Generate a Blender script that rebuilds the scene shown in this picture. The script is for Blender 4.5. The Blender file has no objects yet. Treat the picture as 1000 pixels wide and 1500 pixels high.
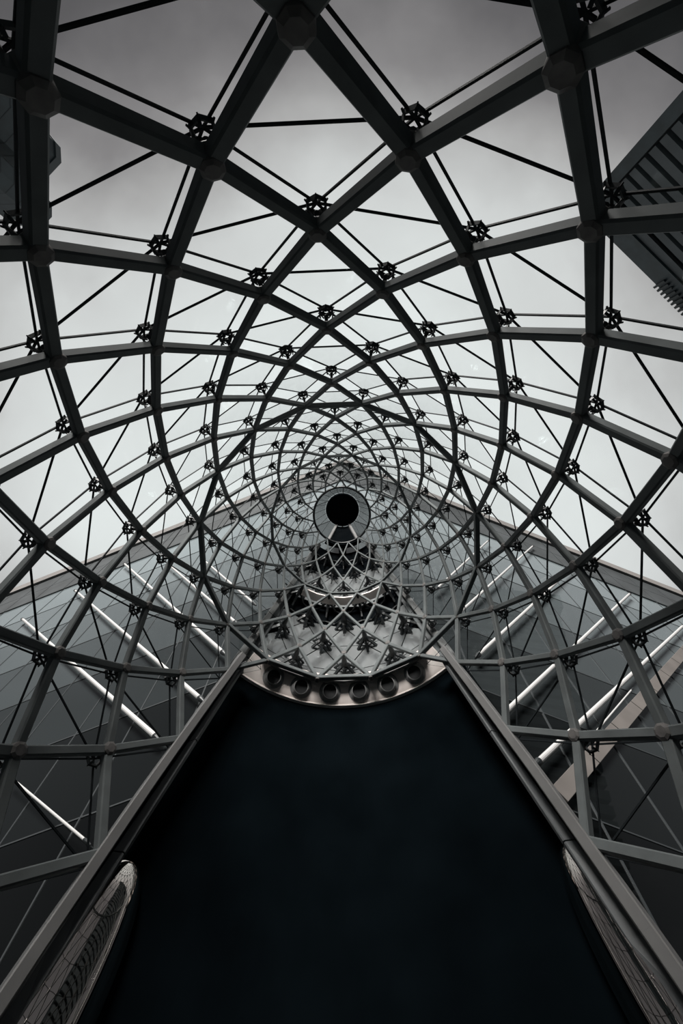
import bpy, math, random
from mathutils import Vector, Matrix, noise
random.seed(3)
sc = bpy.context.scene
COL = sc.collection
PI = math.pi

# ---------------------------------------------------------------- camera
cd = bpy.data.cameras.new('camera')
cd.sensor_fit = 'VERTICAL'; cd.sensor_height = 36.0; cd.lens = 600 / 1500 * 36
cd.clip_start = 0.05; cd.clip_end = 2000
cam = bpy.data.objects.new('camera', cd); COL.objects.link(cam)
RIGHT = Vector((0.99995348, 0, 0.00964548)); UP = Vector((-7.79275781e-04, -0.996730997, 0.0807880677))
FWD = Vector((-0.00961395, 0.08079183, 0.99668463)); CAMPOS = Vector((0.195, -1.985, 1.613))
m = Matrix.Identity(4)
for i in range(3):
    m[i][0] = RIGHT[i]; m[i][1] = UP[i]; m[i][2] = -FWD[i]; m[i][3] = CAMPOS[i]
cam.matrix_world = m
sc.camera = cam

def pix(p):                                  # picture coordinates of a world point (used to rank pieces by size in view)
    q = Vector(p) - CAMPOS; w = q.dot(FWD)
    if w < 0.05: return None
    return 500 + 600 * q.dot(RIGHT) / w, 750 - 600 * q.dot(UP) / w

# ---------------------------------------------------------------- sky and exposure
vs = sc.view_settings
vs.view_transform = 'Standard'; vs.look = 'None'; vs.exposure = 0.0; vs.gamma = 1.0
vs.use_curve_mapping = False
world = bpy.data.worlds.new('overcast_sky'); sc.world = world; world.use_nodes = True
wt = world.node_tree; wt.nodes.clear()
def N(t, kind, **kw):
    n = t.nodes.new(kind)
    for k, v in kw.items(): setattr(n, k, v)
    return n
wo = N(wt, 'ShaderNodeOutputWorld'); bg = N(wt, 'ShaderNodeBackground')
tc = N(wt, 'ShaderNodeTexCoord')
# overcast dome of light: brightest high up, a little past the zenith; falling off towards the horizon all round
dotn = N(wt, 'ShaderNodeVectorMath', operation='DOT_PRODUCT')
bd = Vector((0.0, 0.1, 0.995)).normalized(); dotn.inputs[1].default_value = bd
ramp = N(wt, 'ShaderNodeValToRGB')
e = ramp.color_ramp.elements
e[0].position = 0.0; e[0].color = (0.085, 0.085, 0.09, 1)
e[1].position = 1.0; e[1].color = (0.87, 0.91, 0.90, 1)
for p, c in ((0.5, (0.085, 0.082, 0.085)), (0.56, (0.125, 0.12, 0.125)), (0.64, (0.25, 0.24, 0.243)), (0.70, (0.43, 0.422, 0.42)), (0.78, (0.66, 0.67, 0.665)), (0.88, (0.79, 0.82, 0.81))):
    x = e.new(p); x.color = (*c, 1)
mpn = N(wt, 'ShaderNodeMapping'); mpn.inputs['Scale'].default_value = (1, 1, 2.0)
nz = N(wt, 'ShaderNodeTexNoise'); nz.inputs['Scale'].default_value = 2.6; nz.inputs['Detail'].default_value = 5; nz.inputs['Roughness'].default_value = 0.5
mr = N(wt, 'ShaderNodeMapRange'); mr.inputs['From Min'].default_value = 0.3; mr.inputs['From Max'].default_value = 0.7
mr.inputs['To Min'].default_value = -0.05; mr.inputs['To Max'].default_value = 0.05
addn = N(wt, 'ShaderNodeMath', operation='ADD')
L = wt.links
L.new(tc.outputs['Generated'], dotn.inputs[0]); L.new(tc.outputs['Generated'], mpn.inputs['Vector'])
L.new(mpn.outputs[0], nz.inputs['Vector']); L.new(nz.outputs['Fac'], mr.inputs['Value'])
L.new(dotn.outputs['Value'], addn.inputs[0]); L.new(mr.outputs[0], addn.inputs[1])
L.new(addn.outputs[0], ramp.inputs['Fac']); L.new(ramp.outputs['Color'], bg.inputs['Color'])
bg.inputs['Strength'].default_value = 1.0
L.new(bg.outputs[0], wo.inputs['Surface'])

# sun behind thin cloud: broad, soft, from the open side of the dome
sd = bpy.data.lights.new('veiled_sun', 'SUN'); sd.energy = 10.5; sd.angle = 24 * PI / 180; sd.color = (1.0, 0.955, 0.92)
sun = bpy.data.objects.new('veiled_sun', sd); COL.objects.link(sun)
sun.rotation_euler = Vector((-0.20, -0.96, 0.19)).to_track_quat('Z', 'Y').to_euler(); sun.location = (0, -60, 60)

# ---------------------------------------------------------------- materials
def mat(name, col, rough=0.5, metal=0.0, var=0.0, scale=3.0, bump=0.0, spec=0.5):
    M = bpy.data.materials.new(name); M.use_nodes = True
    t = M.node_tree; b = t.nodes['Principled BSDF']
    b.inputs['Roughness'].default_value = rough; b.inputs['Metallic'].default_value = metal
    b.inputs['Specular IOR Level'].default_value = spec
    b.inputs['Base Color'].default_value = (*col, 1)
    if var or bump:
        g = N(t, 'ShaderNodeNewGeometry')
        n = N(t, 'ShaderNodeTexNoise'); n.inputs['Scale'].default_value = scale; n.inputs['Detail'].default_value = 6
        t.links.new(g.outputs['Position'], n.inputs['Vector'])
        r = N(t, 'ShaderNodeValToRGB')
        r.color_ramp.elements[0].position = 0.3; r.color_ramp.elements[1].position = 0.7
        r.color_ramp.elements[0].color = (*[c * (1 - var) for c in col], 1)
        r.color_ramp.elements[1].color = (*[min(1, c * (1 + var)) for c in col], 1)
        t.links.new(n.outputs['Fac'], r.inputs['Fac']); t.links.new(r.outputs['Color'], b.inputs['Base Color'])
        if bump:
            bp = N(t, 'ShaderNodeBump'); bp.inputs['Strength'].default_value = bump; bp.inputs['Distance'].default_value = 0.02
            t.links.new(n.outputs['Fac'], bp.inputs['Height']); t.links.new(bp.outputs[0], b.inputs['Normal'])
    return M

def schlick(t, f0, power=5.0):
    lw = N(t, 'ShaderNodeLayerWeight'); lw.inputs['Blend'].default_value = 0.5
    pw = N(t, 'ShaderNodeMath', operation='POWER'); pw.inputs[1].default_value = power
    t.links.new(lw.outputs['Facing'], pw.inputs[0])
    ma = N(t, 'ShaderNodeMath', operation='MULTIPLY_ADD'); ma.inputs[1].default_value = 1 - f0; ma.inputs[2].default_value = f0
    t.links.new(pw.outputs[0], ma.inputs[0])
    return ma.outputs[0]

def clear_glass(name, tint, f0=0.02, dirt=0.0):
    M = bpy.data.materials.new(name); M.use_nodes = True; t = M.node_tree; t.nodes.clear()
    o = N(t, 'ShaderNodeOutputMaterial'); mx = N(t, 'ShaderNodeMixShader')
    tr = N(t, 'ShaderNodeBsdfTransparent'); tr.inputs['Color'].default_value = (*tint, 1)
    gl = N(t, 'ShaderNodeBsdfGlossy'); gl.inputs['Roughness'].default_value = 0.02; gl.inputs['Color'].default_value = (0.45, 0.48, 0.48, 1)
    t.links.new(schlick(t, f0), mx.inputs['Fac'])
    last = tr.outputs[0]
    if dirt:                                  # a film of rain streaks and dust on the outside of the pane
        g = N(t, 'ShaderNodeNewGeometry'); n = N(t, 'ShaderNodeTexNoise')
        n.inputs['Scale'].default_value = 1.6; n.inputs['Detail'].default_value = 8; n.inputs['Roughness'].default_value = 0.65
        t.links.new(g.outputs['Position'], n.inputs['Vector'])
        r = N(t, 'ShaderNodeMapRange'); r.inputs['From Min'].default_value = 0.45; r.inputs['From Max'].default_value = 0.8
        r.inputs['To Min'].default_value = 0.0; r.inputs['To Max'].default_value = dirt
        t.links.new(n.outputs['Fac'], r.inputs['Value'])
        df = N(t, 'ShaderNodeBsdfDiffuse'); df.inputs['Color'].default_value = (0.3, 0.3, 0.3, 1)
        m2 = N(t, 'ShaderNodeMixShader'); t.links.new(r.outputs[0], m2.inputs['Fac'])
        t.links.new(tr.outputs[0], m2.inputs[1]); t.links.new(df.outputs[0], m2.inputs[2]); last = m2.outputs[0]
    t.links.new(last, mx.inputs[1]); t.links.new(gl.outputs[0], mx.inputs[2]); t.links.new(mx.outputs[0], o.inputs['Surface'])
    return M

def solid_glass(name, col, f0, rough=0.03, tint=(0.85, 0.93, 0.95), power=5.0):
    M = bpy.data.materials.new(name); M.use_nodes = True; t = M.node_tree; t.nodes.clear()
    o = N(t, 'ShaderNodeOutputMaterial'); mx = N(t, 'ShaderNodeMixShader')
    df = N(t, 'ShaderNodeBsdfDiffuse'); df.inputs['Color'].default_value = (*col, 1)
    gl = N(t, 'ShaderNodeBsdfGlossy'); gl.inputs['Roughness'].default_value = rough; gl.inputs['Color'].default_value = (*tint, 1)
    t.links.new(schlick(t, f0, power), mx.inputs['Fac'])
    t.links.new(df.outputs[0], mx.inputs[1]); t.links.new(gl.outputs[0], mx.inputs[2]); t.links.new(mx.outputs[0], o.inputs['Surface'])
    return M

STEEL = mat('painted_steel', (0.122, 0.133, 0.134), 0.6, 0.0, 0.15, 2.5, 0, 0.1)
HUB = mat('cast_hub', (0.135, 0.128, 0.124), 0.5, 0.0, 0.3, 6, 0, 0.15)
DARKST = mat('dark_fittings', (0.007, 0.009, 0.01), 0.45, 0.0, 0.2, 6)
BAR = mat('glazing_bar_paint', (0.012, 0.015, 0.017), 0.6, spec=0.15)
RAILM = mat('edge_beam_paint', (0.14, 0.138, 0.136), 0.5, 0.0, 0.12, 1.5)
RAIL2 = mat('dull_rail_paint', (0.07, 0.075, 0.078), 0.6, 0.0, 0.15, 2)
GLASS = clear_glass('clear_roof_glass', (0.975, 0.985, 0.985), 0.0, 0.006)
SPINEG = solid_glass('grey_mirror_glass', (0.21, 0.22, 0.222), 0.25, 0.05)
PAINTED_SHEENS = [(16, .002, 'clear'), (20, .006, 'trace_sheen'), (24, .020, 'light_sheen'), (28, .045, 'mid_sheen'), (32, .080, 'strong_sheen'), (36, .125, 'dense_sheen'), (99, .170, 'full_sheen')]  # sky reflection painted into the pane colour: near black low, paler each storey up
SHEEN_GLASS = [solid_glass(nm + '_facade_glass', (c * .86, c * 1.0, c * 1.05), 0.04, 0.02, (0.9, 0.95, 0.96), 3.6) for _, c, nm in PAINTED_SHEENS]
def sheen_row(z): return [i for i, q in enumerate(PAINTED_SHEENS) if z < q[0]][0]
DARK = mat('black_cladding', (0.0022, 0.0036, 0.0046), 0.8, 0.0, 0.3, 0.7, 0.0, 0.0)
BACK = mat('dark_backing', (0.004, 0.005, 0.006), 0.8, spec=0.0)
SOFF = mat('cream_soffit', (0.78, 0.70, 0.66), 0.6, 0.0, 0.06, 1.2)
TRIMM = mat('lamp_trim', (0.30, 0.30, 0.30), 0.4, 0.3)
BLACK = mat('black_baffle', (0.004, 0.005, 0.006), 0.6)
MIRROR = mat('polished_metal', (0.66, 0.61, 0.57), 0.02, 1.0)
TUBE = mat('bare_metal_tube', (0.62, 0.61, 0.60), 0.35, 0.5)
EAVE = mat('eave_panel', (0.036, 0.040, 0.042), 0.5, 0.0, 0.25, 0.5)
PLATEM = mat('brown_grey_plate', (0.095, 0.086, 0.08), 0.5, 0.0, 0.15, 0.8)
FASC = mat('pale_fascia', (0.14, 0.13, 0.125), 0.5, 0.0, 0.08, 0.6)
MULL = mat('facade_mullion', (0.022, 0.025, 0.027), 0.45)
PAVE = mat('plaza_paving', (0.045, 0.06, 0.065), 0.8, 0.0, 0.25, 0.4)
TOWER = mat('tower_cladding', (0.034, 0.050, 0.056), 0.6, 0.0, 0.3, 0.25)
SLAB = mat('tower_slab', (0.11, 0.125, 0.13), 0.7, 0.0, 0.2, 0.15)
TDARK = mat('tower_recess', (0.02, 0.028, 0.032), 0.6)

# ---------------------------------------------------------------- helpers
def mesh(name, v, f, mtl, smooth=False):
    me = bpy.data.meshes.new(name); me.from_pydata([tuple(p) for p in v], [], f); me.update()
    me.materials.append(mtl)
    if smooth:
        for p in me.polygons: p.use_smooth = True
    return me
def put(name, me, parent=None, rz=0.0, loc=None):
    o = bpy.data.objects.new(name, me); COL.objects.link(o)
    if parent: o.parent = parent
    if rz: o.rotation_euler = (0, 0, rz)
    if loc is not None: o.location = loc
    return o
def tag(o, label=None, cat=None, group=None, kind=None):
    for k, v in (('label', label), ('category', cat), ('group', group), ('kind', kind)):
        if v: o[k] = v
    return o
def empty(name, loc=(0, 0, 0)):
    o = bpy.data.objects.new(name, None); COL.objects.link(o); o.location = loc; o.empty_display_size = 0.3
    return o
class MB:
    def __init__(s): s.v = []; s.f = []
    def add(s, v, f):
        b = len(s.v); s.v += [tuple(p) for p in v]; s.f += [tuple(i + b for i in q) for q in f]
    def box(s, o, x, y, z):                      # centre and three half-axes
        o = Vector(o); x = Vector(x); y = Vector(y); z = Vector(z)
        vs_ = [o + a * x + b * y + c * z for c in (-1, 1) for b in (-1, 1) for a in (-1, 1)]
        s.add(vs_, [(0, 2, 3, 1), (4, 5, 7, 6), (0, 1, 5, 4), (2, 6, 7, 3), (0, 4, 6, 2), (1, 3, 7, 5)])
    def bar(s, p, q, nrm, w, h, ch=0.0):         # bar of width w, depth h (along nrm), chamfered corners
        p = Vector(p); q = Vector(q); t = (q - p).normalized(); sd = t.cross(Vector(nrm)).normalized(); up = sd.cross(t)
        a, b = w / 2, h / 2
        if ch:
            sec = [(-a + ch, -b), (a - ch, -b), (a, -b + ch), (a, b - ch), (a - ch, b), (-a + ch, b), (-a, b - ch), (-a, -b + ch)]
        else: sec = [(-a, -b), (a, -b), (a, b), (-a, b)]
        k = len(sec); V = [p + sd * x + up * y for x, y in sec] + [q + sd * x + up * y for x, y in sec]
        s.add(V, [(i, (i + 1) % k, k + (i + 1) % k, k + i) for i in range(k)] + [tuple(range(k))[::-1], tuple(range(k, 2 * k))])
    def prism(s, c, nrm, profile, k=8, rot=0.0, ref=(0, 0, 1)):   # stacked k-gon rings (radius, height along nrm)
        c = Vector(c); n = Vector(nrm).normalized(); r = Vector(ref)
        x = r - n * r.dot(n)
        if x.length < 1e-4: x = Vector((1, 0, 0)) - n * n.x
        x.normalize(); y = n.cross(x); V = []; F = []
        for rad, h in profile:
            for i in range(k):
                a = rot + 2 * PI * i / k
                V.append(c + n * h + (x * math.cos(a) + y * math.sin(a)) * rad)
        for j in range(len(profile) - 1):
            for i in range(k):
                F.append((j * k + i, j * k + (i + 1) % k, (j + 1) * k + (i + 1) % k, (j + 1) * k + i))
        F.append(tuple(range(k))[::-1]); b = (len(profile) - 1) * k; F.append(tuple(range(b, b + k)))
        s.add(V, F)
    def tri_slab(s, pts, nrm, th):
        k = len(pts); n = Vector(nrm) * th
        V = [Vector(p) for p in pts] + [Vector(p) + n for p in pts]
        s.add(V, [tuple(range(k))[::-1], tuple(range(k, 2 * k))] + [(i, (i + 1) % k, k + (i + 1) % k, k + i) for i in range(k)])
    def sweep(s, pts, frames, sec, caps=True):   # section (side, out) swept along points with (side, out) frames
        k = len(sec); V = []; F = []
        for p, (sd, up) in zip(pts, frames):
            for a, b in sec: V.append(p + sd * a + up * b)
        for j in range(len(pts) - 1):
            for i in range(k): F.append((j * k + i, j * k + (i + 1) % k, (j + 1) * k + (i + 1) % k, (j + 1) * k + i))
        if caps: F += [tuple(range(k))[::-1], tuple(range((len(pts) - 1) * k, len(pts) * k))]
        s.add(V, F)
    def mesh(s, name, mtl, smooth=False): return mesh(name, s.v, s.f, mtl, smooth)
    def put(s, name, mtl, parent=None, smooth=False): return put(name, s.mesh(name, mtl, smooth), parent)

# ---------------------------------------------------------------- dome profile: rings of nodes, radius and height
S = 5.0; Z0 = 1.45; PHI = 0.03678725
RR = {-4: 1.170, -3: 1.190, -2: 1.190, -1: 1.178, 0: 1.1583, 1: 1.1339, 2: 1.0953, 3: 1.0498, 4: 1.0, 5: 0.9496, 6: 0.9, 7: 0.8494,
      8: 0.7926, 9: 0.7303, 10: 0.6672, 11: 0.6033, 12: 0.539, 13: 0.475, 14: 0.398, 15: 0.3075}
DD = {-4: -0.29, -3: 0.06, -2: 0.30, -1: 0.53, 0: 0.7656, 1: 1.0021, 2: 1.2411, 3: 1.4804, 4: 1.7237, 5: 1.9691, 6: 2.2216, 7: 2.4805,
      8: 2.7371, 9: 2.9918, 10: 3.2471, 11: 3.5045, 12: 3.76, 13: 4.01, 14: 4.26, 15: 4.50}
N0, N1 = -4, 15
def prof(n):
    n = max(N0, min(N1, n)); i = min(int(math.floor(n)), N1 - 1); f = n - i
    return S * (RR[i] * (1 - f) + RR[i + 1] * f), Z0 + S * (DD[i] * (1 - f) + DD[i + 1] * f)
def slope(n):                                    # outward normal in the (radius, height) half plane
    a = prof(n - 0.6); b = prof(n + 0.6); t = Vector((b[0] - a[0], b[1] - a[1])).normalized()
    return Vector((t.y, -t.x))
STEP = PI / 16
def at(n, psi, off=0.0):                         # psi: angle from the portal's middle, + towards +X
    r, z = prof(n); q = slope(n); r += q.x * off; z += q.y * off
    a = psi + PHI
    return Vector((r * math.sin(a), r * math.cos(a), z))
def nor(n, psi):
    q = slope(n); a = psi + PHI
    return Vector((q.x * math.sin(a), q.x * math.cos(a), q.y))
def psi_of(k):                                   # half steps from the portal's middle
    k = (k + 16) % 32 - 16
    return k * STEP
def kk(k): return (k + 16) % 32 - 16
def inside_portal(n, k): return n < 7 and abs(kk(k)) < 4
def on_rail(n, k): return n < 7 and abs(kk(k)) == 4
def width(n):
    xs = [(-4, .046), (0, .041), (1, .036), (2, .032), (4, .027), (6, .025), (8, .022), (11, .017), (15, .013)]
    for (a, u), (b, v) in zip(xs, xs[1:]):
        if n <= b: return S * (u + (v - u) * max(0, n - a) / (b - a))
    return S * .017
OFF = 0.40
def OFS(n): return 0.75 if n <= 10 else 0.75 - 0.06 * (n - 10)
def in_spine(n, k): return n >= 7 and abs(kk(k)) < (4 if n < 8 else 3.6 - (n - 8) * 0.04)
def capsize(n): return S * (0.033 if n < 6 else 0.030 if n < 9 else 0.030 + 0.006 * min(1, (n - 9) / 4))

def seen(pts):                                   # size in the picture, 0 outside it
    P = [pix(p) for p in pts]
    if any(p is None for p in P): return 0
    if max(p[0] for p in P) < 0 or min(p[0] for p in P) > 1000 or max(p[1] for p in P) < 0 or min(p[1] for p in P) > 1500: return 0
    return max(math.hypot(P[i][0] - P[j][0], P[i][1] - P[j][1]) for i in range(len(P)) for j in range(i))

# ---------------------------------------------------------------- ground and black portal wall
gb = MB(); gb.box((0, 0, -0.15), (260, 0, 0), (0, 260, 0), (0, 0, 0.15))
tag(gb.put('floor', PAVE), kind='structure')

def sector_slab(name, mtl, nlist, roff, psi0, psi1, seg, th, parent=None, cap_r=None):
    V = []; F = []; m_ = seg + 1
    for layer in (0, th):
        for n in nlist:
            r, z = prof(n); ro = roff(n) + layer
            for i in range(m_):
                a = psi0 + (psi1 - psi0) * i / seg + PHI
                V.append(((r + ro) * math.sin(a), (r + ro) * math.cos(a), z))
    R_ = len(nlist); o2 = R_ * m_
    for j in range(R_ - 1):
        for i in range(seg):
            a, b, c, d = j * m_ + i, j * m_ + i + 1, (j + 1) * m_ + i + 1, (j + 1) * m_ + i
            F += [(a, d, c, b), (a + o2, b + o2, c + o2, d + o2)]
    for i in range(seg):
        a, b = i, i + 1; F.append((a, b, b + o2, a + o2))
        a, b = (R_ - 1) * m_ + i, (R_ - 1) * m_ + i + 1; F.append((b, a, a + o2, b + o2))
    for j in range(R_ - 1):
        a, b = j * m_, (j + 1) * m_; F.append((b, a, a + o2, b + o2))
        a, b = j * m_ + seg, (j + 1) * m_ + seg; F.append((a, b, b + o2, a + o2))
    return put(name, mesh(name, V, F, mtl, False), parent)
D2R = PI / 180
wallrows = [-4, -2, 0, 2, 4, 6, 6.9]
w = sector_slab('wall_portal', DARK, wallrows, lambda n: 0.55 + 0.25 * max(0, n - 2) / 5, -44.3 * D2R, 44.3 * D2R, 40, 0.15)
tag(w, kind='structure')

# ---------------------------------------------------------------- the dome
dome = empty('lattice_dome')
tag(dome, 'tall dark steel lattice dome with triangular glass panes, narrowing to a round top', 'dome')

beams = []; stuff_beam = MB(); meshes = {}
cand = []
for n in range(N0, N1):
    for k in range(-16, 16):
        if (n - k) % 2: continue
        for s in (1, -1):
            a, b = (n, k), (n + 1, k + s)
            if inside_portal(*a) or inside_portal(*b): continue
            if on_rail(*a) and on_rail(*b): continue
            P = at(n, psi_of(k)); Q = at(n + 1, psi_of(k + s))
            cand.append((seen((P, Q)), n, k, s))
cand.sort(reverse=True)
def beam_geo(mb, n, k, s):
    P = at(n, psi_of(k)); Q = at(n + 1, psi_of(k + s)); nn = nor(n + 0.5, psi_of(k) + s * STEP / 2)
    w_ = width(n + 0.5); mb.bar(P, Q, nn, w_, w_ * 1.05, w_ * 0.14)
for i, (sz, n, k, s) in enumerate(cand):
    if i < 300:
        key = ('b', n, s)
        if key not in meshes:
            mb = MB(); beam_geo(mb, n, n % 2, s); meshes[key] = mb.mesh('beam', STEEL)
        put('beam', meshes[key], dome, -(psi_of(k) - psi_of(n % 2)))
    else: beam_geo(stuff_beam, n, k, s)
tag(stuff_beam.put('small_beam', STEEL, dome), kind='stuff')

# two straight ring girders tying a row of nodes together
for n in (7, 11):
    mb = MB(); P = at(n, psi_of(1), -0.02); Q = at(n, psi_of(3), -0.02)
    w_ = width(n) * 1.08; mb.bar(P, Q, nor(n, psi_of(2)), w_, w_ * 1.15, w_ * 0.12)
    me = mb.mesh('ring_beam', STEEL)
    for j in range(16): put('ring_beam', me, dome, j * 2 * STEP)

# hubs with stem, bracket and cap
for n in range(N0, N1):
    k0 = n % 2; c = at(n, psi_of(k0)); nn = nor(n, psi_of(k0)); w_ = width(n)
    mb = MB(); r = w_ * 0.86
    mb.prism(c, nn, [(r * .62, -w_ * .80), (r * .95, -w_ * .66), (r, -w_ * .5), (r, w_ * .5), (r * .9, w_ * .62)], 8, PI / 8)
    hub_me = mb.mesh('node', HUB)
    cs = capsize(n)
    mb = MB(); mb.prism(c, nn, [(w_ * .32, w_ * .5), (w_ * .24, w_ * .9), (cs * .24, OFF * .5), (cs * .30, OFF * .62), (cs * (.12 if n < 8 else .42), OFF - (.12 if n < 8 else .04))], 8)
    stem_me = mb.mesh('stem', DARKST)
    mb = MB(); mb.prism(c, nn, [(cs * .70, OFF - .035), (cs * .98, OFF - .05), (cs, OFF - .012), (cs * .86, OFF + .0)], 6, 0)
    if n < 8:                                    # open hexagonal clamp ring, the sky shows through it
        mb = MB(); x = Vector((0, 0, 1)); x = (x - nn * x.dot(nn)).normalized(); y = nn.cross(x); V = []
        for rad, h in ((cs, OFF - .07), (cs, OFF - .005), (cs * .74, OFF - .005), (cs * .74, OFF - .05)):
            for i in range(6):
                a = i * PI / 3; V.append(c + nn * h + (x * math.cos(a) + y * math.sin(a)) * rad)
        mb.add(V, [(j * 6 + i, j * 6 + (i + 1) % 6, ((j + 1) % 4) * 6 + (i + 1) % 6, ((j + 1) % 4) * 6 + i) for j in range(4) for i in range(6)])
    cap_me = mb.mesh('glass_cap', DARKST)
    mb = MB(); x = Vector((0, 0, 1)); x = (x - nn * x.dot(nn)).normalized(); y = nn.cross(x)
    for q in range(6):
        a = q * PI / 3 + PI / 6 * 0; d = x * math.cos(a) + y * math.sin(a)
        p1 = c + nn * (OFF - .06) + d * cs * .93; p2 = c + nn * (OFF - .15) + d * cs * .86; p4 = c + nn * (OFF - .22) + d * cs * .3
        mb.bar(p1, p2, d, .04, .014)
        if n >= 8 or q % 2 == 0: mb.bar(p2, p4, d, .026, .014)
        mb.bar(c + nn * (OFF - .06) + d * cs * .9, c + nn * (OFF - .02) + d * cs * 1.14, nn, .018, .018)
    br_me = mb.mesh('bracket', DARKST)
    for k in range(-16, 16):
        if (n - k) % 2 or inside_portal(n, k) or on_rail(n, k): continue
        rz = -(psi_of(k) - psi_of(k0))
        h = put('node', hub_me, dome, rz)
        if in_spine(n, k): continue                  # these carry the branching struts of the spine
        put('stem', stem_me, h); put('glass_cap', cap_me, h); put('bracket', br_me, h)

# glazing bars (between caps) and panes
cand = []
for n in range(N0, N1 + 1):
    for k in range(-16, 16):
        if (n - k) % 2: continue
        if n < N1:
            for s in (1, -1):
                if inside_portal(n, k) or inside_portal(n + 1, k + s): continue
                if on_rail(n, k) and on_rail(n + 1, k + s): continue
                if in_spine(n, k) or in_spine(n + 1, k + s): continue
                cand.append((seen((at(n, psi_of(k), OFF), at(n + 1, psi_of(k + s), OFF))), n, k, s))
        if not inside_portal(n, k) and not inside_portal(n, k + 2) and n > N0 and not in_spine(n, k) and not in_spine(n, k + 2):
            cand.append((seen((at(n, psi_of(k), OFF), at(n, psi_of(k + 2), OFF))), n, k, 2))
cand.sort(reverse=True)
def gbar(mb, n, k, s):
    P = at(n, psi_of(k), OFF)
    if s == 2: Q = at(n, psi_of(k + 2), OFF); nn = nor(n, psi_of(k) + STEP)
    else: Q = at(n + 1, psi_of(k + s), OFF); nn = nor(n + .5, psi_of(k) + s * STEP / 2)
    w_ = 0.028 if n < 6 else 0.022
    mb.bar(P, Q, nn, w_, w_)
sb = MB()
for i, (sz, n, k, s) in enumerate(cand):
    if i < 300:
        key = ('g', n, s)
        if key not in meshes:
            mb = MB(); gbar(mb, n, n % 2, s); meshes[key] = mb.mesh('glazing_bar', BAR)
        put('glazing_bar', meshes[key], dome, -(psi_of(k) - psi_of(n % 2)))
    else: gbar(sb, n, k, s)
tag(sb.put('small_glazing_bar', BAR, dome), kind='stuff')

def tri_pts(n, k, s):        # s=+1 upward triangle below node (n+1 level) ; s=-1 downward
    if s == 1: return [(n, k - 1), (n, k + 1), (n + 1, k)]
    return [(n + 1, k), (n, k + 1), (n, k - 1)] if s == 0 else [(n, k + 1), (n, k - 1), (n - 1, k)]
tris = []
for n in range(N0, N1 + 1):
    for k in range(-16, 16):
        if (n - k) % 2 == 0: continue
        for s in (1, -1):
            T = tri_pts(n, k, s)
            if any(t[0] > N1 or t[0] < N0 for t in T): continue
            if any(inside_portal(*t) for t in T): continue
            tris.append((n, k, s, T))
spine_tris = []; panes = []
for n, k, s, T in tris:
    nc = sum(t[0] for t in T) / 3; kc = kk(k)
    if nc > 7 and abs(kc) < 4 - (nc - 7) * 0.07: spine_tris.append((nc, n, k, s, T))
    else: panes.append((seen([at(a, psi_of(b) if True else 0, OFF) for a, b in T]), n, k, s, T))
panes.sort(reverse=True, key=lambda t: t[0])
def slab_of(T, mb, th=0.018, gap=0.0, off=None):
    c0 = sum(psi_of(b) for a, b in T) / 3
    pts = []
    base = kk(T[0][1])
    for a, b in T:
        d = kk(b - T[0][1]); pts.append(at(a, (base + d) * STEP, off(a) if off else OFF - 0.010))
    nn = (pts[1] - pts[0]).cross(pts[2] - pts[0]).normalized()
    out = pts[0].copy(); out.z = 0
    if nn.dot(out) < 0: nn = -nn
    if gap:
        c = (pts[0] + pts[1] + pts[2]) / 3; pts = [p + (c - p) * gap for p in pts]
    mb.tri_slab(pts, nn, th)
def edged(me):                                   # dark silicone joint on the rim of each three-sided pane
    me.materials.append(BAR)
    for p in me.polygons:
        if len(p.vertices) == 4: p.material_index = 1
    return me
sp = MB()
for i, (sz, n, k, s, T) in enumerate(panes):
    if i < 288:
        key = ('p', n, s)
        if key not in meshes:
            mb = MB(); slab_of(tri_pts(n, (n + 1) % 2, s), mb); meshes[key] = edged(mb.mesh('pane', GLASS))
        put('pane', meshes[key], dome, -(psi_of(k) - psi_of((n + 1) % 2)))
    else: slab_of(T, sp)
o = sp.put('small_pane', GLASS, dome); edged(o.data); tag(o, kind='stuff')
# half panes beside the portal
for n in range(N0, 5, 2):
    for sg in (1, -1):
        mb = MB(); slab_of([(n, 4 * sg), (n + 1, 5 * sg), (n + 2, 4 * sg)], mb); edged(mb.put('pane', GLASS, dome).data)

# round top: ring, spokes, dark cap
def ring_tube(mb, c, R_, rr, k=64, sec=8, h=None):
    V = []; F = []
    for i in range(k):
        a = 2 * PI * i / k
        for j in range(sec):
            b = 2 * PI * j / sec
            V.append((c[0] + (R_ + rr * math.cos(b)) * math.sin(a), c[1] + (R_ + rr * math.cos(b)) * math.cos(a), c[2] + (h or rr) * math.sin(b)))
    for i in range(k):
        for j in range(sec):
            F.append((i * sec + j, i * sec + (j + 1) % sec, ((i + 1) % k) * sec + (j + 1) % sec, ((i + 1) % k) * sec + j))
    mb.add(V, F)
RT, ZT = prof(15); ZC = Z0 + S * 5.30; RC = 1.07
mb = MB(); ring_tube(mb, (0, 0, ZT), RT, 0.06, h=0.09); mb.put('top_ring', DARKST, dome, True)
mb = MB(); mb.prism((0, 0, ZC), (0, 0, 1), [(RC * .93, -.12), (RC, -.05), (RC, .25), (RC * .8, .45)], 48); mb.put('top_cap', BACK, dome)
mb = MB(); mb.bar((0, RT, ZT), (0, RC, ZC), (0, 1, 0.3), 0.016, 0.03); me = mb.mesh('top_spoke', BAR)
for i in range(24):
    if 10 <= (i + 12) % 24 <= 14: continue
    put('top_spoke', me, dome, i * 2 * PI / 24 + 0.05)
mb = MB(); V = []; F = []
k_ = 64
for i in range(k_):
    a = 2 * PI * i / k_
    for rr, zz in ((RT + .04, ZT), (RC + .02, ZC + .05), (RC + .05, ZC + .05), (RT + .07, ZT)): V.append((rr * math.sin(a), rr * math.cos(a), zz))
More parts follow.
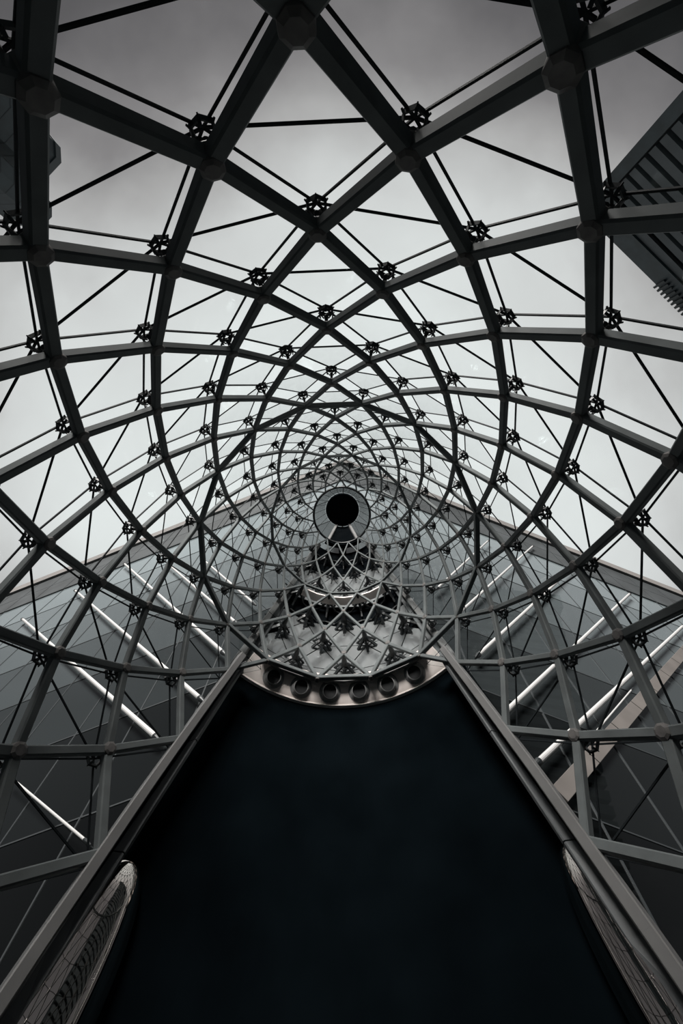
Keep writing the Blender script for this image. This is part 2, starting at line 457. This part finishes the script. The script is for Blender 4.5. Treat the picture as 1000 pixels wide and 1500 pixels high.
for i in range(k_):
    j = (i + 1) % k_
    for q in range(4): F.append((i * 4 + q, j * 4 + q, j * 4 + (q + 1) % 4, i * 4 + (q + 1) % 4))
put('top_glass', mesh('top_glass', V, F, GLASS), dome)

# ---------------------------------------------------------------- edge beams beside the portal
def rail_frames(path):
    fr = []
    for i, p in enumerate(path):
        t = (path[min(i + 1, len(path) - 1)] - path[max(i - 1, 0)]).normalized()
        out = Vector((p.x, p.y, 0)).normalized(); out = (out - t * out.dot(t)).normalized()
        fr.append((t.cross(out), out))
    return fr
def rect(w_, h_, ch=0.02):
    a, b = w_ / 2, h_ / 2
    return [(-a + ch, -b), (a - ch, -b), (a, -b + ch), (a, b - ch), (a - ch, b), (-a + ch, b), (-a, b - ch), (-a, -b + ch)]
for sg, word in ((-1, 'left'), (1, 'right')):
    e_ = empty('edge_beam', at(N0, sg * 45 * D2R))
    tag(e_, 'long pale grey steel edge beam running down the %s side of the dark portal' % word, 'beam', 'edge beams beside the portal')
    inv = Matrix.Translation(-e_.location)
    def rl(ns, ps, off, w_, h_, name, mtl):
        path = [at(n, sg * p * D2R, off) - e_.location for n, p in zip(ns, ps)]
        mb = MB(); mb.sweep(path, rail_frames(path), rect(w_, h_)); return mb.put(name, mtl, e_)
    ns = [-4, -3, -2, -1, 0, 1, 2, 3, 4, 5, 6, 6.6]; ps = [45] * 7 + [45, 44.8, 44.5, 44, 43.6]
    rl(ns, ps, -0.02, 0.19, 0.24, 'main_box', RAILM)
    for a, b in ((-4, 0), (0.02, 2.2), (2.22, 4.2), (4.22, 6.6)):
        nn_ = [a + (b - a) * i / 4 for i in range(5)]
        rl(nn_, [45 - 2.2 - 0.28 * max(0, n) for n in nn_], 0.14, 0.10, 0.22, 'side_plate', RAIL2)
    rl(ns, [p - 1.2 for p in ps], 0.26, 0.22, 0.08, 'shadow_gap', BACK)

# ---------------------------------------------------------------- spine tower behind the lattice, above the portal
spine = empty('mirror_spine', at(7, 0, 0.6))
tag(spine, 'dark wedge clad in grey mirror glass climbing behind the lattice above the downlights', 'tower')
so = spine.location.copy()
def shift(o): o.location = -so; return o
rows = [7, 8, 9, 10, 11, 12, 13, 14, 15]
bk = sector_slab('backing', BACK, rows, lambda n: OFS(n) + 0.14, -43 * D2R, 43 * D2R, 28, 0.08, spine); shift(bk)
def skip(nc): return 9.95 < nc < 11.0 or nc > 12.7
key = {}
for nc, n, k, s, T in spine_tris:
    if skip(nc): continue
    if (n, s) not in key:
        mb = MB(); slab_of(tri_pts(n, (n + 1) % 2, s), mb, 0.03, 0.04, OFS); key[(n, s)] = mb.mesh('mirror_pane', SPINEG)
    o = put('mirror_pane', key[(n, s)], spine, -(psi_of(k) - psi_of((n + 1) % 2)))
    o.location = -so
trees = {}
for n in range(8, 15):
    for k in range(-4, 5):
        if (n - k) % 2 or not in_spine(n, k): continue
        k0 = n % 2
        if n not in trees:
            c = at(n, psi_of(k0)); nn = nor(n, psi_of(k0)); f = OFS(n) / .75; w_ = width(n); mb = MB()
            mb.prism(c, nn, [(w_ * .35, w_ * .4), (.075 * f, .16), (.10 * f, .34 * f), (.15 * f, .42 * f), (.06 * f, .54 * f)], 8)
            x = Vector((0, 0, 1)); x = (x - nn * x.dot(nn)).normalized(); y = nn.cross(x)
            for q in range(6):
                a = q * PI / 3; d = x * math.cos(a) + y * math.sin(a)
                p1 = c + nn * .40 * f; p2 = c + nn * .52 * f + d * .20 * f; p3 = c + nn * (OFS(n) - .02) + d * .44 * f
                mb.bar(p1, p2, d, .12 * f, .08 * f); mb.bar(p2, p3, d, .10 * f, .06 * f)
                mb.bar(p3 - d * .06 * f, c + nn * (OFS(n) - .03) + d * .9 * f, nn, .07 * f, .03)
            trees[n] = mb.mesh('branching_strut', DARKST)
        o = put('branching_strut', trees[n], spine, -(psi_of(k) - psi_of(k0))); o.location = -so
for sg in (-1, 1):
    for off, w_, p0, mtl, nm in ((0.62, 0.26, 43.0, RAILM, 'side_rail'), (0.72, 0.14, 40.0, RAIL2, 'inner_rail')):
        ns = [6.7, 7, 8, 9, 10, 11, 12, 13, 14, 15]
        path = [at(n, sg * (p0 - 0.35 * (n - 7)) * D2R, off) - so for n in ns]
        mb = MB(); mb.sweep(path, rail_frames(path), rect(w_, 0.22)); mb.put(nm, mtl, spine)
    p = at(15, sg * 30 * D2R, 0.1) - so; q = Vector((RC * math.sin(sg * 22 * D2R + PHI), RC * math.cos(sg * 22 * D2R + PHI), ZC)) - so
    mb = MB(); mb.bar(p, q, (0, 1, .3), 0.16, 0.16, .02); mb.put('top_rail', RAILM, spine)
# dark sloping front between the top rails
V = []; F = []
for r_, z_, h_ in ((RT + .12, ZT - .05, 34), (RC + .05, ZC - .05, 22), (RC + .15, ZC + .1, 22), (RT + .3, ZT, 34)):
    for i in range(9):
        a = (-h_ + 2 * h_ * i / 8) * D2R + PHI; V.append(Vector((r_ * math.sin(a), r_ * math.cos(a), z_)) - so)
for j in range(4):
    for i in range(8): F.append((j * 9 + i, j * 9 + i + 1, ((j + 1) % 4) * 9 + i + 1, ((j + 1) % 4) * 9 + i))
F += [(0, 9, 18, 27), (35, 26, 17, 8)]
put('top_front', mesh('top_front', V, F, BACK), spine)
# pale ledge at the upper ring
def ledge(name, mtl, r0, r1, z0, z1, half, parent, origin, seg=24, slopez=0.0):
    V = []; F = []
    for r_, z_ in ((r0, z0), (r1, z0 - slopez), (r1, z1), (r0, z1)):
        for i in range(seg + 1):
            a = (-half + 2 * half * i / seg) * D2R + PHI; V.append(Vector((r_ * math.sin(a), r_ * math.cos(a), z_)) - origin)
    m_ = seg + 1
    for j in range(4):
        for i in range(seg): F.append((j * m_ + i, ((j + 1) % 4) * m_ + i, ((j + 1) % 4) * m_ + i + 1, j * m_ + i + 1))
    F += [(0, m_, 2 * m_, 3 * m_), (seg, 3 * m_ + seg, 2 * m_ + seg, m_ + seg)]
    return put(name, mesh(name, V, F, mtl), parent)
r11, z11 = prof(11)
ledge('ledge', SOFF, r11 + .14, r11 + .44, z11 + .02, z11 + .16, 32, spine, so, 6, 0.10)

# ---------------------------------------------------------------- cream soffit with six downlights
r7, z7 = prof(7); ZS = 13.75; RO = 5.0; TILT = 0.55
so2 = empty('soffit_band', (0, RO, ZS))
tag(so2, 'curved cream soffit band holding six round downlights above the black portal', 'soffit')
o2 = so2.location.copy()
ledge('soffit_plate', SOFF, 4.32, RO, ZS + TILT, ZS + TILT + .08, 39.5, so2, o2, 48, TILT)
ledge('outer_lip', SOFF, RO - .03, RO + .06, ZS - .06, ZS + .12, 39.5, so2, o2, 48)
ledge('inner_fascia', RAILM, r7 + .10, r7 + .18, ZS + .25, ZS + .62, 36, so2, o2, 8)
names = ['leftmost', 'second from left', 'third from left', 'third from right', 'second from right', 'rightmost']
for i in range(6):
    a = (-28.125 + 11.25 * i) * D2R + PHI
    RL = 4.70; c = Vector((RL * math.sin(a), RL * math.cos(a), ZS + TILT * (RO - RL) / (RO - 4.32)))
    d = empty('downlight', c)
    tag(d, 'round grey-rimmed downlight in the cream soffit, %s of the six' % names[i], 'light', 'downlights in the cream soffit')
    rad = Vector((math.sin(a), math.cos(a), 0)); ax = Vector((rad.x * -TILT, rad.y * -TILT, -(RO - 4.32))).normalized()
    d.rotation_euler = (-ax).to_track_quat('Z', 'Y').to_euler()
    def lathe(name, prf, mtl, k=40):
        V = []; F = []
        for r_, z_ in prf:
            for j in range(k):
                b = 2 * PI * j / k; V.append((r_ * math.cos(b), r_ * math.sin(b), z_))
        for q in range(len(prf) - 1):
            for j in range(k): F.append((q * k + j, q * k + (j + 1) % k, (q + 1) * k + (j + 1) % k, (q + 1) * k + j))
        return put(name, mesh(name, V, F, mtl, False), d)
    lathe('rim', [(.335, .0), (.34, -.02), (.32, -.03), (.305, -.02)], TRIMM)
    lathe('stepped_ring', [(.305, -.01), (.30, -.045), (.28, -.05), (.275, -.035), (.265, -.08), (.245, -.085), (.24, -.06)], TRIMM)
    lathe('inner_collar', [(.24, -.06), (.23, -.115), (.205, -.12), (.20, -.10)], TRIMM)
    lathe('baffle', [(.202, -.11), (.195, -.06), (.001, -.05)], BLACK)

# ---------------------------------------------------------------- polished bulges low in the portal that mirror the lattice
def bulge(name, c, ax, sizes, label):
    c = Vector(c); X, Y, Z = ax
    V = []; F = []; nu, nv = 40, 24
    for j in range(nv + 1):
        t = PI * j / nv
        for i in range(nu):
            p = 2 * PI * i / nu
            V.append(X * sizes[0] * math.sin(t) * math.cos(p) + Y * sizes[1] * math.sin(t) * math.sin(p) + Z * sizes[2] * math.cos(t))
    for j in range(nv):
        for i in range(nu): F.append((j * nu + i, j * nu + (i + 1) % nu, (j + 1) * nu + (i + 1) % nu, (j + 1) * nu + i))
    o = put(name, mesh(name, V, F, MIRROR, True)); o.location = c
    return tag(o, label, 'column', 'mirrors at the portal')
for sg, ps, wd, lab in ((-1, 39.0, .66, 'polished curved column mirroring the lattice beside the left edge beam'), (1, 40.6, .50, 'polished curved column mirroring the lattice beside the right edge beam')):
    a = sg * ps * D2R; n = 0.75
    p = at(n, a, 0.40); t = (at(n + .6, a) - at(n - .6, a)).normalized(); nn = nor(n, a)
    bulge('mirror_column', p, (t.cross(nn), nn, t), (wd, 0.34, 2.05), lab)

# ---------------------------------------------------------------- glass wings under the sloping eaves
C0, SL, TA, H = 10.2, 0.32, 0.39, 43.2
AL = math.atan(TA)
for sg, word in ((-1, 'left'), (1, 'right')):
    wg = empty('glass_wing', (sg * 14, C0 + TA * 14, 0))
    tag(wg, 'leaning grey glass facade under a broad eave, %s of the dome' % word, 'building', 'glass wings behind the dome')
    o3 = wg.location.copy()
    def W(u, z, off=0.0):                        # off: towards the viewer, horizontally
        return Vector((sg * (u * math.cos(AL)), C0 - SL * z + u * math.sin(AL) - off / math.cos(AL), z)) - o3
    US, ZSx = 3.0, 4.0
    nu, nz_ = 17, 10
    def hide(u, z):
        x = u * math.cos(AL)
        if z < 12: return x < 3.5
        if z < 24: return x < 2.5 * (25 - z) / 12
        return False
    cells = []
    for i in range(nu):
        for j in range(nz_):
            u0, u1 = i * US, (i + 1) * US; z0 = 2 + j * ZSx; z1 = z0 + ZSx
            if hide((u0 + u1) / 2, (z0 + z1) / 2): continue
            cells.append((seen([W(u0, z0) + o3, W(u1, z1) + o3, W(u0, z1) + o3]), i, j))
    cells.sort(reverse=True)
    nrm = Vector((sg * TA, -1, -SL)).normalized()
    st = MB(); g_ = 0.02
    def cell(mb, i, j):
        u0, u1 = i * US + g_, (i + 1) * US - g_; z0 = 2 + j * ZSx + g_; z1 = 2 + (j + 1) * ZSx - g_
        mb.tri_slab([W(u0, z0), W(u1, z0), W(u1, z1), W(u0, z1)], -nrm, 0.04)
    base = W(0, 2); ones = []
    for M_ in SHEEN_GLASS:
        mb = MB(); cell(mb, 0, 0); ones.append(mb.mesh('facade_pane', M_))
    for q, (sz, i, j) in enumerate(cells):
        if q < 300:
            o = put('facade_pane', ones[sheen_row(2 + j * ZSx + ZSx / 2)], wg); o.location = W(i * US, 2 + j * ZSx) - base
    mu = MB()
    for i in range(nu + 1):
        mb = MB(); z_lo = 2.0
        while z_lo < H - 2 and hide(i * US, z_lo): z_lo += 1
        mb.bar(W(i * US, z_lo, -.02), W(i * US, H, -.02), nrm, 0.06, 0.10); mb.put('mullion', MULL, wg)
    for j in range(nz_ + 1):
        z = 2 + j * ZSx; u_lo = 0.0
        while hide(u_lo, z): u_lo += .4
        mb = MB(); mb.bar(W(u_lo, z, -.02), W(nu * US, z, -.02), nrm, 0.05, 0.09); mb.put('transom', MULL, wg)
    # eave: pale fascia strip and a band of grey soffit panels
    def E_(u, off, z): return W(u, H, off) + Vector((0, 0, z))
    eL = nu * US
    for i in range(17):
        mb = MB(); mb.tri_slab([W(i * 3, H - 1.15, .35), W(i * 3 + 2.98, H - 1.15, .35), W(i * 3 + 2.98, H + .1, .35), W(i * 3, H + .1, .35)], -nrm, .5); mb.put('eave_fascia', FASC, wg)
    for i in range(17):
        for z0, z1 in ((H - 5.6, H - 3.4), (H - 3.35, H - 1.2)):
            mb = MB(); mb.tri_slab([W(i * 3 + .04, z0, .12), W(i * 3 + 2.96, z0, .12), W(i * 3 + 2.96, z1, .12), W(i * 3 + .04, z1, .12)], -nrm, .1); mb.put('eave_panel', EAVE, wg)
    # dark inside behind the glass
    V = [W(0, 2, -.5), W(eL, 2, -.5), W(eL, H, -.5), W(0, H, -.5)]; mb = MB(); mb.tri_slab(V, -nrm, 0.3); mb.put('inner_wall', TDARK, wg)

# ---------------------------------------------------------------- bright tie tubes between wings and spine
def tube_thing(p, q, r, label, extra=False):
    p = Vector(p); q = Vector(q); o = empty('tie_tube', p)
    tag(o, label, 'tube', 'bright tie tubes')
    d = (q - p); n = d.normalized()
    mb = MB(); mb.prism((0, 0, 0), n, [(r, 0), (r, d.length)], 12); mb.put('tube', TUBE, o, False)
    mb = MB(); mb.prism((0, 0, 0), n, [(r * .5, -.3), (r * 1.3, -.02), (r * 1.3, .12)], 12); mb.put('end_fitting', DARKST, o)
    mb = MB(); mb.prism(d, n, [(r * 1.3, -.12), (r * 1.3, .02), (r * .5, .3)], 12); mb.put('end_fitting', DARKST, o)
TUBES = [
    ((-25.31, 9.07, 32.95), (-6.63, 7.33, 15.65), 0.095, 'long bright metal brace crossing the left glass wing, lowest of the long ones'),
    ((-22.3, 7.29, 34.87), (-5.38, 6.49, 16.74), 0.09, 'long bright metal brace crossing the left glass wing, second lowest of the long ones'),
    ((-19.15, 5.44, 36.81), (-5.19, 5.67, 19.09), 0.09, 'long bright metal brace crossing the left glass wing, third up from the edge beam'),
    ((-12.33, 9.4, 16.13), (-7.37, 8.56, 12.69), 0.04, 'short thin bright brace in the dark low corner of the left glass wing'),
    ((-13.2, 4.58, 32.25), (-5.16, 5.02, 21.08), 0.075, 'bright metal brace crossing the left glass wing, fourth up from the edge beam'),
    ((-9.82, 3.87, 30.35), (-4.5, 4.41, 22.18), 0.065, 'bright metal brace crossing the left glass wing, closest to the dome top'),
    ((26.69, 9.54, 33.2), (6.72, 7.62, 14.85), 0.1, 'long bright metal brace crossing the right glass wing, lowest of its long ones'),
    ((24.27, 7.74, 35.88), (6.3, 6.88, 16.63), 0.095, 'long bright metal brace crossing the right glass wing, second lowest of its long ones'),
    ((20.26, 5.71, 37.31), (6.15, 5.92, 19.48), 0.09, 'long bright metal brace crossing the right glass wing, third up from the edge beam'),
    ((17.19, 4.11, 38.58), (5.67, 4.99, 21.79), 0.08, 'bright metal brace crossing the right glass wing, fourth up from the edge beam'),
    ((12.03, 3.13, 35.37), (5.31, 4.11, 24.09), 0.07, 'bright metal brace crossing the right glass wing, closest to the dome top'),
    ((14.55, 8.54, 21.5), (10.13, 8.17, 17.3), 0.035, 'short thin bright brace in the dark low part of the right glass wing'),
]
for p, q, r, lab in TUBES:
    p = Vector(p); q = Vector(q)
    if p.z > 40.5: p = p.lerp(q, (p.z - 40.5) / (p.z - q.z))
    tube_thing(p, q, r, lab)
# wide pale plate under the lowest right brace
pl = empty('brace_plate', (16, 9, 22)); tag(pl, 'wide pale steel plate lying along the lowest long brace of the right glass wing', 'plate')
mb = MB(); a_, b_ = Vector((25.7, 9.95, 31.1)) - pl.location, Vector((7.1, 8.15, 14.1)) - pl.location
d_ = (b_ - a_) / 8
for i in range(8):
    mb = MB(); mb.bar(a_ + d_ * (i + .01), a_ + d_ * (i + .99), Vector((TA, -1, -SL)), .55, .06, .01); mb.put('plate_panel', PLATEM, pl)

# ---------------------------------------------------------------- far towers
def prism_tower(name, label, poly, h, bands):
    c = sum((Vector((x, y, 0)) for x, y in poly), Vector()) / len(poly)
    o = empty(name, c); tag(o, label, 'building')
    P = [Vector((x, y, 0)) - c for x, y in poly]; k = len(P)
    V = P + [p + Vector((0, 0, h)) for p in P]
    F = [(i, (i + 1) % k, k + (i + 1) % k, k + i) for i in range(k)] + [tuple(range(k))[::-1], tuple(range(k, 2 * k))]
    put('shaft', mesh('shaft', V, F, TOWER), o)
    Q = [p * 1.03 for p in P]; mb = MB()
    V = [p + Vector((0, 0, h - 1.2)) for p in Q] + [p + Vector((0, 0, h + .8)) for p in Q]
    mb.add(V, F); mb.put('coping', SLAB, o)
    for i in range(bands):
        z = h - 4 - i * 4.0; mb = MB(); Q2 = [p * 1.004 for p in P]
        mb.add([p + Vector((0, 0, z)) for p in Q2] + [p + Vector((0, 0, z + .2)) for p in Q2], F); mb.put('floor_band', TDARK, o)
    return o
prism_tower('faceted_tower', 'dark teal tower with chamfered corners at the upper left edge, the taller one', [(-82.4, -97.6), (-78.2, -92.4), (-78.2, -88.6), (-83.2, -83.9), (-95, -84), (-100, -89), (-100, -94), (-94, -98)], 120, 16)
prism_tower('faceted_tower', 'smaller dark teal tower with chamfered corners just below its taller neighbour, left edge', [(-83.4, -80.2), (-81.3, -78.0), (-81.5, -74.5), (-83.9, -72.3), (-92, -72.3), (-95, -75), (-95, -78), (-92, -80.2)], 120, 16)
# big slab block with projecting floors, upper right
A_ = Vector((80.3, -94.1, 0)); B_ = Vector((117.0, -60.9, 0)); dr = (B_ - A_).normalized(); nf = Vector((-dr.y, dr.x, 0))
if nf.dot(Vector((0, 0, 0)) - A_) < 0: nf = -nf
o = empty('slab_block', A_ + dr * 35 - nf * 12)
tag(o, 'dark office block with projecting floor slabs at the upper right edge', 'building')
ob = o.location.copy(); HB = 150
def lp(u, w_, z): return A_ + dr * u + nf * w_ + Vector((0, 0, z)) - ob
def boxuvw(name, mtl, u0, u1, w0, w1, z0, z1):
    V = [lp(u, w_, z) for z in (z0, z1) for w_ in (w0, w1) for u in (u0, u1)]
    return put(name, mesh(name, V, [(0, 2, 3, 1), (4, 5, 7, 6), (0, 1, 5, 4), (2, 6, 7, 3), (0, 4, 6, 2), (1, 3, 7, 5)], mtl), o)
boxuvw('core', TDARK, 1.0, 69, -24, -3.0, 0, HB - 2)
boxuvw('roof_band', TOWER, 0, 71, -25, 0.6, HB - 7, HB)
boxuvw('top_panel', SLAB, 4.2, 44, -4.0, 0.1, HB - 11, HB - 7.3)
for i in range(26):
    z = HB - 14.2 - i * 3.9
    boxuvw('floor_slab', SLAB, 4.2, 69, -4.0, 0.0, z, z + 2.5)
boxuvw('corner_fin', TOWER, 0.0, 3.6, -20.0, 0.6, 0, HB - 7.2)
for i in range(9): boxuvw('roof_louvre', TDARK, 37 + i * 1.7, 37.8 + i * 1.7, -2, 1.3, HB - 4, HB + .8)

# block added across the plaza for shade, outside the view: its height keeps the veiled sun off the lower part of the dome; seen only in the mirrors
o = empty('added_shade_block', (0, -50, 0))
tag(o, 'long low block added across the plaza to shade the lower dome, mirrored in the polished columns', 'building')
mb = MB(); mb.box((0, 0, 8.5), (75, 0, 0), (0, 6, 0), (0, 0, 8.5)); mb.put('shell', SLAB, o)
mb = MB(); mb.box((0, 6.3, 17.2), (75.4, 0, 0), (0, .5, 0), (0, 0, .4)); mb.put('cornice', FASC, o)
wm = MB(); wm.box((0, 6.02, 0), (1.3, 0, 0), (0, .06, 0), (0, 0, 1.0)); wme = wm.mesh('window', SHEEN_GLASS[0])
for i in range(36):
    for j in range(4): put('window', wme, o, 0, (-70 + i * 4, 0, 3 + j * 3.8))
